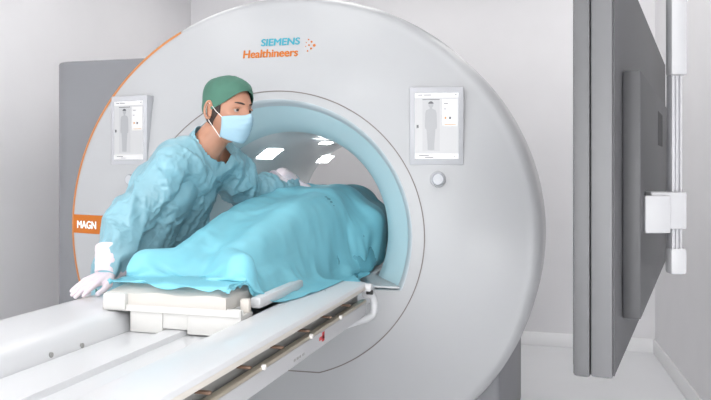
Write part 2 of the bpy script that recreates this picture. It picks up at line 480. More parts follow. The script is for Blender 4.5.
# touch screens and knobs
def screen(xc, zc, side):
    n = face_n(xc, zc); n.z = 0; n.normalize()
    xa = Vector((-n.y, n.x, 0)); 
    if xa.x < 0: xa = -xa
    o = Vector((xc, face_y(xc, zc), zc))
    R = Matrix(((xa.x, n.x, 0, o.x), (xa.y, n.y, 0, o.y), (0, 0, 1, o.z), (0, 0, 0, 1)))  # local x, outward y, z
    W, H = .212, .308
    b = MB().box((-W/2, -.03, -H/2), (W/2, .0195, H/2), .006, R).obj('screen_bezel', M['bezel'], sc)
    w, h = .17, .258
    d = MB().box((-w/2, .0185, -h/2), (w/2, .0203, h/2), 0, R).obj('display', M['screen'], b, smooth=False)
    y0, y1 = .0202, .0210
    k = 1
    m = MB().box((-w/2, y0, h/2-.018), (w/2, y1, h/2), 0, R)
    m.obj('header_bar', M['scr_white'], b, smooth=False)
    MB().box((-w/2, y0, -h/2), (w/2, y1, -h/2+.02), 0, R).obj('footer_bar', M['scr_white'], b, smooth=False)
    MB().box((-.055, y0, -h/2+.03), (.012, y1, h/2-.03), 0, R).obj('scan_field', M['scr_mid'], b, smooth=False)
    MB().box((.022, y0, -.0), (w/2-.004, y1, h/2-.026), 0, R).obj('side_menu', M['scr_white'], b, smooth=False)
    # standing figure
    def P(pts, y=.0218):
        return [R @ Vector((x, y, z)) for x, z in pts]
    fx = -.022
    fig = MB()
    hd = [(fx+.010*math.cos(a), .083+.012*math.sin(a)) for a in np.linspace(0, 2*PI, 16)[:-1]]
    fig.add(P(hd), [tuple(range(15))])
    out = [(.004, .073), (.005, .067), (.018, .062), (.022, .05), (.024, 0), (.022, -.012), (.018, -.012), (.017, -.02), (.013, -.075), (.013, -.094), (.003, -.095), (.001, -.03)]
    ol = [(fx+a, b_) for a, b_ in out]+[(fx-a, b_) for a, b_ in reversed(out)]
    N = len(out)
    fig.add(P(ol), [tuple((i, i+1, 2*N-2-i, 2*N-1-i)) for i in range(N-1)])
    fig.obj('body_figure', M['scr_grey'], b, smooth=False)
    hr = MB(); hr.add(P([(fx+.0105*math.cos(a), .087+.009*math.sin(a)) for a in np.linspace(0, PI, 9)], .0223), [tuple(range(9))])
    mk = hr
    for (x0, x1, z) in ((-.072, -.055, h/2-.008), (-.05, -.02, h/2-.008), (.070, .078, h/2-.008), (-.055, .012, h/2-.026),
                        (.028, .045, .088), (.028, .038, .066), (-.07, -.03, -h/2+.013), (-.045, -.012, -h/2+.006), (.068, .073, -h/2+.01)):
        mk.box((x0, y1, z-.0014), (x1, y1+.0006, z+.0014), 0, R)
    mk.box((-.078, y1, -.008), (-.070, y1+.0006, .004), 0, R)
    mk.box((.0485, y1, .026), (.056, y1+.0006, .036), 0, R)
    mk.obj('display_marks', M['scr_dark'], b, smooth=False)
    MB().box((.031, y1, .027), (.038, y1+.0006, .036), 0, R).box((.03, y1, .004), (.076, y1+.0006, .0065), 0, R).obj('display_accents', M['scr_orange'], b, smooth=False)
    return b
def knob(xc, zc):
    n = face_n(xc, zc); o = Vector((xc, face_y(xc, zc), zc))
    k = MB().cyl(o-n*.01, o+n*.012, .031, 40, bev=.003).obj('knob_collar', M['bezel'], sc)
    MB().cyl(o+n*.01, o+n*.036, .024, 40, bev=.003).obj('knob', M['knob'], k)
    MB().cyl(o+n*.035, o+n*.038, .019, 32, bev=.001).obj('knob_face', M['knobface'], k)
screen(-.784, 1.488, -1); screen(.591, 1.487, 1)
knob(-.752, 1.268); knob(.600, 1.277)

# side cabinet on the left
def rrect(x0, x1, y0, y1, r, n=8):
    P = []
    for cx, cy, a0 in ((x1-r, y1-r, 0), (x0+r, y1-r, PI/2), (x0+r, y0+r, PI), (x1-r, y0+r, 3*PI/2)):
        for k in range(n+1):
            a = a0+PI/2*k/n; P.append((cx+r*math.cos(a), cy+r*math.sin(a)))
    return P
def rprism(mb, P, z0, z1, bev=.02, dome=0):
    n = len(P); cx = sum(p[0] for p in P)/n; cy = sum(p[1] for p in P)/n
    V = []; lv = [(0, z0), (0, z1-bev), (bev*.3, z1-bev*.3), (bev, z1)]
    for ins, z in lv:
        for x, y in P:
            d = math.hypot(x-cx, y-cy); s = 1-ins/d
            V.append((cx+(x-cx)*s, cy+(y-cy)*s, z))
    V.append((cx, cy, z1+dome))
    F = grid_faces(len(lv), n, cv=True)+[((len(lv)-1)*n+k, (len(lv)-1)*n+(k+1) % n, len(V)-1) for k in range(n)]+[tuple(range(n))]
    return mb.add(V, F)
rprism(MB(), rrect(-1.388, -.55, .16, 1.35, .10, 12), 0, 1.845, .012, .02).obj('side_cabinet', M['grey_body'], sc, angle=30)
rprism(MB(), rrect(-.95, .815, .16, 1.45, .03), 0, .68, .02).obj('plinth', M['grey_foot'], sc, angle=30)

# glowing patches standing in for ceiling lights mirrored in the bore wall
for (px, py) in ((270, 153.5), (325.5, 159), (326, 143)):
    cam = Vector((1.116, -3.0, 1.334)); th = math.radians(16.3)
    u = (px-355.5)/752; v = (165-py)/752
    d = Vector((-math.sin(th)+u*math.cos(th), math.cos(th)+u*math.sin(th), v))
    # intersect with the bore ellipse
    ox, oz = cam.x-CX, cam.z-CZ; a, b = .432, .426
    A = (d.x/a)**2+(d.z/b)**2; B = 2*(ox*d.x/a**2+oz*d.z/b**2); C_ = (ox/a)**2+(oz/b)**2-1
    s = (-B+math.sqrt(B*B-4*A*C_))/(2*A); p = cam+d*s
    REFLECT = p
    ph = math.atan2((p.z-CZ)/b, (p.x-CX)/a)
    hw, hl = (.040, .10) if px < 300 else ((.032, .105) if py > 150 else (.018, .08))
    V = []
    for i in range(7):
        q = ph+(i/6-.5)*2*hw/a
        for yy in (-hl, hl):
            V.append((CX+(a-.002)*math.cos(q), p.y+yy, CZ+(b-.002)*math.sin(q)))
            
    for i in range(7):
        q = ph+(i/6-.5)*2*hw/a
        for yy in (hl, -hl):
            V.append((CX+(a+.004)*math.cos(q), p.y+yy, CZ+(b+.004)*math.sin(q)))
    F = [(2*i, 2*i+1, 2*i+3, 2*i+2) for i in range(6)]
    mesh_obj('bore_reflection', V[:14], F, M['borereflect'], sc)

# ------------------------------------------------------------------ patient table
tb = empty('patient_table', (0, -1.63, 0), 'long white docked patient table with side rails leading into the scanner', 'patient table')
YE, YD = -2.95, -.40
def rail_prof(pts): return pts
MB().prof([(-.41, .80), (-.412, .885), (-.405, .902), (-.39, .911), (-.36, .915), (-.19, .913), (-.165, .909), (-.150, .900), (-.143, .885), (-.128, .845), (-.128, .80)], YE, YD).obj('side_rail', M['table'], tb, angle=40)
MB().prof([(.243, .80), (.243, .904), (.247, .911), (.256, .914), (.385, .914), (.394, .911), (.398, .904), (.398, .900), (.36, .893), (.36, .80)], YE, YD).obj('side_rail', M['table'], tb, angle=40)
MB().box((.37, YE, .886), (.399, YD+.0, .9005), .003).obj('edge_strip', M['beige'], tb)
MB().prof([(-.128, .80), (-.128, .852), (-.007, .852), (-.002, .866), (.054, .866), (.059, .852), (.243, .852), (.243, .80)], YE, YD).obj('channel_tray', M['table'], tb, angle=30)
MB().box((-.40, YE, .745), (.22, YD, .801), .01).obj('chassis', M['under'], tb)
MB().box((.329, YE, .80), (.361, YD+.01, .889), .002).obj('underside_recess', M['under'], tb)
for i in range(13):
    y = -1.60+.2*i-.8
    if y > YD-.05: break
    MB().box((.355, y-.005, .862), (.397, y+.005, .869), .002).obj('bracket', M['brown'], tb)
MB().box((.372, YE, .838), (.392, YD+.02, .849), .003).obj('accessory_rail', M['alu'], tb)
MB().prof([(.325, .775), (.386, .790), (.388, .836), (.325, .840)], YE, YD+.03).obj('side_panel', M['panel'], tb)
for y in (-1.68, -1.32, -.98, -.70):
    MB().cyl((.39, y, .846), (.398, y, .846), .007, 14).obj('rail_stud', M['loop'], tb)
MB().cyl((.386, -1.52, .800), (.396, -1.52, .800), .010, 16, bev=.002).obj('release_button', M['chrome'], tb)
MB().box((.386, -.865, .805), (.3885, -.845, .832), .0).box((.386, -.89, .812), (.3885, -.845, .822), .0).obj('red_marking', M['red'], tb)
mb = MB()
for i, w in enumerate((.010, .012, .008, .014)): mb.box((.386, -1.10+i*.022, .803), (.3884, -1.10+i*.022+w, .809))
mb.obj('rating_text', M['under'], tb)
# dock knob and bumper loop
k = MB().cyl((.388, -.405, .893), (.418, -.405, .893), .017, 24, bev=.004).obj('dock_knob', M['table'], tb)
MB().cyl((.400, -.412, .880), (.424, -.412, .880), .0085, 20, bev=.002).obj('knob_cap', M['black'], k)
MB().tube([(.39, -.40, .87), (.40, -.37, .868), (.408, -.352, .855), (.41, -.345, .83), (.41, -.345, .80), (.405, -.352, .785), (.39, -.38, .777), (.365, -.43, .775), (.34, -.50, .775)], .0135, 14).obj('bumper_loop', M['table'], tb)
for (y, z) in ((-1.42, .862), (-1.30, .858)):
    x = -.128-(z-.845)/.04*.015
    MB().cyl((x-.004, y, z), (x+.003, y, z), .007, 14).obj('screw', M['under'], tb)
for x in (.30, .315):
    MB().cyl((x, -.62, .912), (x, -.62, .915), .003, 10).obj('screw', M['under'], tb)
# lift column and wheeled base
MB().box((-.22, -2.1, .30), (.18, -1.5, .746), .02).obj('lift_column', M['panel'], tb)
MB().box((-.30, -2.6, .09), (.26, -1.1, .30), .04).obj('base', M['table'], tb)
for x in (-.24, .20):
    for y in (-2.5, -1.2):
        MB().cyl((x-.02, y, .05), (x+.02, y, .05), .05, 24, bev=.006).obj('castor', M['black'], tb)
V = []
ys = [(-.105, .52), (-.09, .535), (-.072, .512), (-.03, .475), (.02, .424), (.06, .393), (.09, .385), (1.40, .383), (1.52, .41), (1.59, .45)]
fz = [.846, .848, .850, .856, .864, .870, .874, .874, .870, .862]
for (yy, hw), zz in zip(ys, fz):
    for k in range(9): V.append((CX+hw*(k/4-1)*(1 if k < 8 else 1), yy, zz))
bf = mesh_obj('bore_floor', V, grid_faces(len(ys), 9), M['table'], sc); bf.modifiers.new('s', 'SOLIDIFY').thickness = -.004
# docking nose between table and scanner
MB().prof([(-.40, .80), (-.40, .850), (-.385, .862), (.335, .862), (.35, .850), (.35, .80)], YD-.01, -.10).obj('dock_bridge', M['table'], tb, angle=30)
# board that slides in
bd = MB().prof([(-.20, .9155), (-.20, .922), (-.195, .927), (.195, .927), (.20, .922), (.20, .9155)], -1.10, 1.25).obj('table_board', M['board'], tb, angle=30)
MB().box((-.118, -1.10, .853), (-.012, -1.02, .917), .004).box((.065, -1.10, .856), (.232, -1.02, .917), .004).box((-.012, -1.098, .868), (.065, -1.02, .917), .002).obj('board_carriage', M['board'], tb)
MB().box((-.20, -1.115, .9155), (-.125, -1.06, .965), .008).box((-.2, -1.107, .93), (.232, -1.09, .917), .003).obj('board_end_cap', M['board'], tb)
MB().box((.205, -1.05, .9155), (.232, -1.03, .955), .004).obj('strap_post', M['beige'], tb)
MB().box((.205, -.98, .9155), (.238, -.62, .948), .006).obj('coil_connector', M['table'], tb)

# mattress
def matz(x, y): return .985+.010*math.cos(x/.19*PI/2)
NXm, NYm = 15, 50
V = []
for i in range(NXm):
    for j in range(NYm):
        x = -.185+.37*i/(NXm-1); y = -1.098+2.25*j/(NYm-1)
        e = min(1, (min(i, NXm-1-i)/1.2))*min(1, min(j, NYm-1-j)/.9)
        V.append((x, y, .965+.025*min(1, e+.0)+.003*math.sin(x*40+y*9)))
n0 = len(V)
F = grid_faces(NXm, NYm)
for i in range(NXm):
    for j in range(NYm): V.append((V[i*NYm+j][0], V[i*NYm+j][1], .928))
F += [tuple(n0+q for q in f) for f in grid_faces(NXm, NYm)]
def gi(i, j): return i*NYm+j
for i in range(NXm-1):
    for j in (0, NYm-1): F.append((gi(i, j), gi(i+1, j), n0+gi(i+1, j), n0+gi(i, j)))
for j in range(NYm-1):
    for i in (0, NXm-1): F.append((gi(i, j), gi(i, j+1), n0+gi(i, j+1), n0+gi(i, j)))
mt = mesh_obj('mattress', V, F, M['pad'], angle=50)
tag(mt, 'thin off-white vinyl mattress lying on the sliding table board under the sheet', 'mattress')

# ------------------------------------------------------------------ patient
pt = empty('person', (0, .3, .98), 'person lying on the table under a blue sheet, body inside the scanner', 'person')
zb = .985
PC = [  # body capsules: a, b, ra, rb
 ((-.10, -.895, zb+.035), (-.085, -.86, zb+.035), .032, .035), ((.10, -.895, zb+.035), (.085, -.86, zb+.035), .032, .035),
 ((-.085, -.86, zb+.036), (-.095, -.36, zb+.125), .036, .06), ((.085, -.86, zb+.036), (.095, -.36, zb+.14), .036, .06),
 ((-.095, -.36, zb+.125), (-.09, -.03, zb+.12), .06, .10), ((.095, -.36, zb+.14), (.09, -.03, zb+.12), .06, .10),
 ((-.07, .0, zb+.118), (-.07, .22, zb+.122), .115, .118), ((.07, .0, zb+.118), (.07, .22, zb+.122), .115, .118),
 ((-.08, .22, zb+.13), (-.08, .52, zb+.125), .115, .115), ((.08, .22, zb+.13), (.08, .52, zb+.125), .115, .115),
 ((-.19, .50, zb+.09), (-.235, .20, zb+.075), .05, .042), ((.19, .50, zb+.11), (.245, .18, zb+.10), .055, .05),
 ((-.235, .20, zb+.075), (-.205, -.02, zb+.06), .042, .032), ((.245, .18, zb+.08), (.20, .0, zb+.05), .045, .03),
 ((0, .5, zb+.12), (0, .70, zb+.10), .07, .055), ((0, .76, zb+.10), (0, .82, zb+.10), .095, .09),
]
mb = MB()
for a, b, r1, r2 in PC: mb.add(*capsule(a, b, r1, r2))
for sx in (-1, 1):
    mb.add(*capsule((sx*.09, -.88, zb+.035), (sx*.16, -.95, zb+.045), .032, .024, (1, .9)))
Vb, Fb = remeshed(mb, .012, 5)
mesh_obj('body', Vb, Fb, M['skin'], pt)

# torso capsules of the clinician that push the sheet aside
MANC = [((-.56, -.46, .60), (-.535, -.46, .92), .15, .15), ((-.535, -.46, .92), (-.40, -.46, 1.15), .15, .155)]
def table_floor(V, clip=.40):
    x, y, z = V[:, 0], V[:, 1], V[:, 2]
    h = np.full(len(V), .60)
    h = np.where((x > -.41) & (x < .405) & (y < -.39), .918, h)
    h = np.where((x > -.52) & (x < .42) & (y >= -.39), .880, h)
    h = np.where((x > -.207) & (x < .207) & (y > -1.11), .950, h)
    h = np.where((x > -.19) & (x < .19) & (y > -1.10), .994, h)
    V[:, 2] = np.maximum(z, h)
    # scanner bore walls
    r = np.hypot(x-CX, V[:, 2]-CZ); m = (y > -.02) & (r > clip)
    s = clip/np.maximum(r, 1e-6)
    V[m, 0] = CX+(x[m]-CX)*s[m]; V[m, 2] = np.maximum(CZ+(V[m, 2]-CZ)*s[m], .88)
    return V
FEET = [((sx*.09, -.88, zb+.035), (sx*.16, -.95, zb+.045), .034, .026) for sx in (-1, 1)]
def drape(x0, x1, y0, y1, step, scale, steps, z0=1.30, caps=None, jit=.006, seed=0, flare=0, clip=.40):
    nx = int((x1-x0)/step)+1; ny = int((y1-y0)/step)+1
    V = []
    for i in range(nx):
        for j in range(ny):
            x = x0+(x1-x0)*i/(nx-1); y = y0+(y1-y0)*j/(ny-1); x += max(0, x)/x1*(flare*.4*min(1, max(0, (y+1.0)/.25))+flare*.8*min(1, max(0, (y+.75)/.7))) if flare else 0
            z = z0(x, y) if callable(z0) else z0
            q = noise.noise(Vector((x*5+seed, y*3.5, seed)))
            V.append((x, y, z+jit*3*q))
    F = grid_faces(nx, ny); V = np.array(V)
    E = edges_of(F)
    cc = [(a, b, r1+.010, r2+.010) for a, b, r1, r2 in caps]
    def coll(V):
        V = push_capsules(V, cc); return table_floor(V, clip)
    V = relax(V, E, scale, steps, coll, g=-.0011, it=8, damp=.93, smooth=.06)
    return V, F, nx, ny
# blue-green gown of the patient (visible deeper in the bore)
Vg, Fg, _, _ = drape(-.36, .48, -.16, .98, .022, 1.12, 90, lambda x, y: 1.285-1.0*max(0, abs(x)-.2), PC[4:15], seed=3, clip=.415)
Vg = crease(Vg, Fg, .018, 10, 4); Vg = push_capsules(Vg, [(a, b, r1+.016, r2+.016) for a, b, r1, r2 in PC])
g = mesh_obj('patient_gown', Vg, Fg, M['pgown'], pt); g.modifiers.new('sol', 'SOLIDIFY').thickness = .003; subsurf(g, 1)
# bright cyan sheet
Vs, Fs, nx, ny = drape(-.25, .25, -1.112, .34, .017, 1.035, 110, lambda x, y: 1.01+.25*min(1, max(0, (y+1.05)/.75))-.8*max(0, abs(x)-.19), flare=.20, caps=[(a, b, r1+.012, r2+.012) for a, b, r1, r2 in PC+FEET]+MANC, seed=11)
Vs = crease(Vs, Fs, .007, 4.5, 2); Vs = crease(Vs, Fs, .005, 12, 7); Vs = push_capsules(Vs, [(a, b, r1+.020, r2+.020) for a, b, r1, r2 in PC+FEET]); Vs = table_floor(Vs, .41)
sh = mesh_obj('blue_sheet', Vs, Fs, M['sheet']); sh.modifiers.new('sol', 'SOLIDIFY').thickness = .0025; subsurf(sh, 1)
tag(sh, 'bright cyan disposable plastic sheet draped over the person lying on the table', 'sheet')

# ------------------------------------------------------------------ clinician
mn = empty('person', (-.6, -.42, 0), 'person in green cap, face mask and blue gown leaning over the table', 'person')
HC = Vector((-.116, -.462, 1.534))
fd = Vector((.93, -.36, -.10)).normalized()
hz = Vector((.10, 0, 1)); hz = (hz-fd*hz.dot(fd)).normalized(); hy = hz.cross(fd).normalized()
HM = Matrix(((fd.x, hy.x, hz.x, HC.x), (fd.y, hy.y, hz.y, HC.y), (fd.z, hy.z, hz.z, HC.z), (0, 0, 0, 1)))
def gs(d2, s): return math.exp(-d2/(2*s*s))
def head_pt(az, el, off=0.):
    """az 0 = face front, el elevation; local coordinates with eyes at z=0.005"""
    ca, sa, ce, se = math.cos(az), math.sin(az), math.cos(el), math.sin(el)
    x, y, z = ce*ca, ce*sa, se
    X = x*(.094 if x > 0 else .102); Y = y*.076; Z = z*.118
    if z < 0:   # jaw
        k = -z
        Y *= 1-.30*k**1.5; 
        if x < 0: X *= 1-.45*k
        else: X *= 1+.02*k
    else:
        Y *= 1+.03*z
    if x > 0:
        Y *= 1-.05*x
        # nose
        X += .020*gs((Y/.011)**2, 1)*gs(((Z+.028)/.017)**2, 1)+.010*gs((Y/.008)**2, 1)*gs(((Z+.006)/.018)**2, 1)
        for s in (-1, 1):
            X -= .009*gs(((Y-s*.031)/.014)**2, 1)*gs(((Z-.006)/.010)**2, 1)
            X += .004*gs(((Y-s*.028)/.020)**2, 1)*gs(((Z-.026)/.008)**2, 1)
            X += .004*gs(((Y-s*.045)/.016)**2, 1)*gs(((Z+.022)/.014)**2, 1)
        X += .007*gs((Y/.020)**2, 1)*gs(((Z+.066)/.009)**2, 1)   # lips
        X -= .004*gs((Y/.020)**2, 1)*gs(((Z+.082)/.007)**2, 1)
        X += .007*gs((Y/.022)**2, 1)*gs(((Z+.103)/.014)**2, 1)   # chin
    p = Vector((X, Y, Z))
    if off: p += p.normalized()*off
    return p
def patch(a0, a1, e0, e1, na, ne, off, fn=None):
    V = []
    for i in range(na+1):
        for j in range(ne+1):
            az = a0+(a1-a0)*i/na; t = j/ne
            lo, hi = (e0(az) if callable(e0) else e0), (e1(az) if callable(e1) else e1)
            el = lo+(hi-lo)*t
            o = off(az, el, t) if callable(off) else off
            p = head_pt(az, el, o)
            if fn: p = fn(p, az, el, t)
            V.append(HM @ p)
    return V
# body blobs
bd_ = MB()
SR, ER, WR = (-.275, -.60, 1.34), (-.398, -.70, 1.135), (-.385, -.815, .985)
SL, EL, WL = (-.215, -.31, 1.36), (-.205, -.10, 1.225), (-.10, .07, 1.262)
BODY = [
 ((-.535, -.51, .90), (-.55, -.52, .50), .085, .065), ((-.535, -.37, .90), (-.55, -.36, .50), .085, .065),
 ((-.55, -.52, .50), (-.58, -.53, .10), .062, .04), ((-.55, -.36, .50), (-.58, -.36, .10), .062, .04),
 ((-.60, -.53, .05), (-.48, -.53, .035), .045, .035), ((-.60, -.36, .05), (-.48, -.36, .035), .045, .035),
 ((-.535, -.51, .92), (-.47, -.52, 1.04), .09, .095), ((-.535, -.38, .92), (-.47, -.39, 1.04), .09, .095),
 ((-.47, -.52, 1.04), (-.34, -.54, 1.24), .095, .11), ((-.47, -.39, 1.04), (-.34, -.38, 1.24), .095, .11),
 ((-.34, -.54, 1.24), (-.28, -.55, 1.345), .10, .075), ((-.34, -.38, 1.24), (-.26, -.37, 1.35), .10, .075),
 ((-.25, -.46, 1.35), (-.160, -.46, 1.46), .07, .056),
 ((-.26, -.52, 1.36), SR, .07, .055), ((-.24, -.40, 1.36), SL, .07, .055),
 (SR, ER, .052, .040), (ER, WR, .040, .027), (SL, EL, .052, .040), (EL, WL, .040, .027)]
for a, b, r1, r2 in BODY: bd_.add(*capsule(a, b, r1, r2))
Vb, Fb = remeshed(bd_, .011, 5)
NA, NE = 72, 56
HV = [HM @ head_pt(2*PI*i/NA, -PI/2+PI*j/NE) for i in range(NA) for j in range(NE+1)]
HF = grid_faces(NA, NE+1, cu=True)
tot = MB(); tot.add([tuple(v) for v in Vb], Fb); tot.add(HV, HF)
body = mesh_obj('body', tot.v, tot.f, M['skin'], mn)
# legs in trousers and clogs
tr = MB()
for a, b, r1, r2 in BODY[:4]: tr.add(*capsule(a, b, r1+.015, r2+.02))
Vt, Ft = remeshed(tr, .014, 4); mesh_obj('trousers', Vt, Ft, M['scrub'], mn)
for yy in (-.53, -.36):
    c = MB(); c.add(*capsule((-.61, yy, .05), (-.48, yy, .045), .05, .045, (.85, 1)))
    V2, F2 = remeshed(c, .008, 3); V2[:, 2] = np.maximum(V2[:, 2], 0.001); mesh_obj('shoe', V2, F2, M['shoe'], mn)
# eyes, brows, ears, hair
for s in (-1, 1):
    c = Vector((.0735, s*.0315, .006))
    v, f = capsule(c, c+Vector((.0001, 0, 0)), .0104, .0104)
    e = mesh_obj('eye', [HM @ Vector(p) for p in v], f, M['eye'], body)
    c2 = c+Vector((.0078, -.0015, -.0005)); v, f = capsule(c2, c2+Vector((.0001, 0, 0)), .0055, .0055)
    mesh_obj('iris', [HM @ Vector(p) for p in v], f, M['iris'], e)
    lid = MB()
    lid.tube([HM @ Vector((.0815-.25*abs(t), s*.0315+t, .0125-16*t*t)) for t in np.linspace(-.016, .016, 9)], [.0015, .003, .004, .0045, .0045, .0045, .004, .003, .0015], 8)
    lid.obj('eyelid', M['skin'], body)
    br = MB()
    br.tube([HM @ (head_pt(s*a, .235+.03*math.sin((a-.15)*4), .001)) for a in np.linspace(.16, .66, 10)], [.0015, .0028, .0034, .0036, .0036, .0034, .003, .0026, .002, .001], 8)
    br.obj('eyebrow', M['hair'], body)
    ear = MB(); c = Vector((-.012, s*.079, -.004))
    hel = []
    for k in range(20):
        a = -2.2+4.9*k/19
        rx, rz = (.017, .031)
        hel.append(HM @ (c+Vector((-rx*math.cos(a)*.9, s*(.006+.006*max(0, math.cos(a))), rz*math.sin(a)))))
    ear.tube(hel, .0045, 8)
    v, f = capsule(c+Vector((0, 0, -.018)), c+Vector((-.003, 0, .016)), .010, .016, (1, .35))
    ear.add([HM @ Vector(p) for p in v], f)
    ear.obj('ear', M['skin'], body)
hair = patch(1.22, 2*PI-1.22, lambda a: -.10-.42*min(1, max(0, (min(a, 2*PI-a)-1.30)/.45)), .60, 60, 14, lambda az, el, t: .0035+.002*noise.noise(Vector((az*9, el*9, 0))))
mesh_obj('hair', hair, grid_faces(61, 15), M['hair'], body).modifiers.new('s', 'SOLIDIFY').thickness = .003
# surgical cap
def cap_lo(a):
    a = abs(((a+PI) % (2*PI))-PI)
    t = min(1, a/2.2); return .56-.72*(t*t*(3-2*t))
def cap_fn(p, az, el, t):
    q = p.copy()
    h = max(0, q.z-.03)/.09
    q.z += .003*min(1, h)+.016*math.sin(min(1, max(0, h))*PI)*(.6 if q.x > 0 else 1)
    k_ = 1+.05*math.sin(min(1, max(0, h))*PI); q.x *= k_; q.y *= k_
    if q.x < 0: q.x *= 1+.07*min(1, max(0, (q.z-.0)/.06))
    q *= 1+.022*noise.noise(Vector((p.x*45, p.y*45, p.z*60)))+.012*noise.noise(Vector((p.x*20+4, p.y*20, p.z*22)))
    if t < .10: q += p.normalized()*.002*math.sin(az*40)
    return q
cp = patch(0, 2*PI*(1-1/80), cap_lo, PI/2-.01, 79, 24, lambda az, el, t: .007+.004*math.sin(min(1, t*3)*PI/2), cap_fn)
cpo = mesh_obj('surgical_cap', cp, grid_faces(80, 25, cu=True)+[tuple(i*25+24 for i in range(80))], M['cap'], body)
cpo.modifiers.new('s', 'SOLIDIFY').thickness = .0025; subsurf(cpo, 1)
# mask
mp_ = []
NAm, NEm = 30, 26
for i in range(NAm+1):
    for j in range(NEm+1):
        u = i/NAm*2-1; t = j/NEm
        z = -.012-.102*t+.010*math.exp(-(u/.16)**2)*(1-t) - .012*abs(u)**2*(1-t) + .018*u*u*t
        az = u*1.18*(1-.06*t)
        Xc = .092*(1-.15*t*t); 
        x = (.104+.004*math.sin(t*PI))*math.cos(az)+.003-.024*t*t; y = .0755*math.sin(az)*(1-.18*t*t)*1.02
        x += .016*math.exp(-(y/.022)**2)*math.exp(-((t-.15)/.32)**2)
        pl = .0018*abs(math.sin(t*PI*5)) if abs(u) < .85 else 0
        mp_.append(HM @ Vector((x+pl, y, z)))
mk = mesh_obj('face_mask', mp_, grid_faces(NAm+1, NEm+1), M['mask'], body); mk.modifiers.new('s', 'SOLIDIFY').thickness = .0015
for s in (-1, 1):
    lp = MB()
    lp.tube([HM @ Vector(p) for p in ((.049, s*.073, -.026), (.02, s*.0795, -.006), (.002, s*.084, .012), (-.018, s*.087, .024), (-.030, s*.082, .0))], .0013, 6)
    lp.tube([HM @ Vector(p) for p in ((.040, s*.064, -.100), (.02, s*.073, -.075), (-.008, s*.081, -.045), (-.026, s*.083, -.02), (-.030, s*.082, .0))], .0013, 6)
    lp.obj('ear_loop', M['loop'], body)

# gown: loose shell settled over the body
gb = MB()
for a, b, r1, r2 in [
 ((-.535, -.50, .90), (-.56, -.51, .45), .112, .13), ((-.535, -.38, .90), (-.56, -.37, .45), .112, .13),
 ((-.535, -.51, .92), (-.46, -.525, 1.05), .112, .125), ((-.535, -.38, .92), (-.46, -.385, 1.05), .112, .125),
 ((-.46, -.52, 1.05), (-.34, -.54, 1.24), .125, .112), ((-.46, -.385, 1.05), (-.34, -.375, 1.24), .125, .125),
 ((-.34, -.555, 1.24), (-.275, -.555, 1.335), .112, .08), ((-.34, -.375, 1.24), (-.255, -.37, 1.355), .12, .09),
 ((-.27, -.46, 1.34), (-.20, -.46, 1.42), .10, .076), ((-.20, -.46, 1.43), (-.170, -.46, 1.47), .068, .062),
 ((-.26, -.53, 1.345), SR, .082, .078), ((-.24, -.40, 1.36), SL, .09, .085),
 (SR, ER, .074, .074), (ER, (-.396, -.782, 1.035), .074, .056), (SL, EL, .088, .08), (EL, (-.085, .095, 1.262), .08, .058)]:
    gb.add(*capsule(a, b, r1, r2))
Vg, Fg = remeshed(gb, .0100, 5)
Eg = edges_of(Fg)
bc = [(a, b, r1+.006, r2+.006) for a, b, r1, r2 in BODY[6:]]+[(a, b, .05, .05) for a, b, r1, r2 in BODY[:2]]
jit = np.array([noise.noise_vector(Vector(v)*9)[:] for v in Vg]); Vg = Vg+jit*.012
low = Vg[:, 2] < .40
def gcoll(V):
    V = push_capsules(V, bc)
    V[:, 2] = np.maximum(V[:, 2], np.where((V[:, 0] > -.41) & (V[:, 1] < -.4), .925, .2))
    return V
Vg = relax(Vg, Eg, 1.07, 40, gcoll, g=-.0006, it=6, damp=.9, smooth=.02, pin=low, anchor=.035)
Vg = crease(Vg, Fg, .016, 5.5, 5, .6); Vg = crease(Vg, Fg, .008, 11, 9, .55); Vg = crease(Vg, Fg, .0015, 26, 3)
Vg = push_capsules(Vg, [(a, b, r1+.013, r2+.013) for a, b, r1, r2 in BODY[6:]])
# neckline opening: drop the faces that cover the neck in front
def neck_open(c):
    q = HM.inverted() @ Vector(c)
    return c[2] > 1.372+0*c[0] 
Fk = []
for f in Fg:
    c = np.mean([Vg[i] for i in f], axis=0)
    cut = (c[0]+.235)*.84+(c[2]-1.475)*.54
    wv = .022+.085*min(1, max(0, (c[2]-1.30)/.13))
    if c[2] > 1.53: continue
    if cut > 0 and c[2] > 1.29 and abs(c[1]+.462) < wv: continue
    Fk.append(f)
used = sorted({i for f in Fk for i in f}); mpp = {o: n for n, o in enumerate(used)}
gn = mesh_obj('isolation_gown', Vg[used], [tuple(mpp[i] for i in f) for f in Fk], M['gown'], mn)
gn.modifiers.new('s', 'SOLIDIFY').thickness = .0025; subsurf(gn, 1)

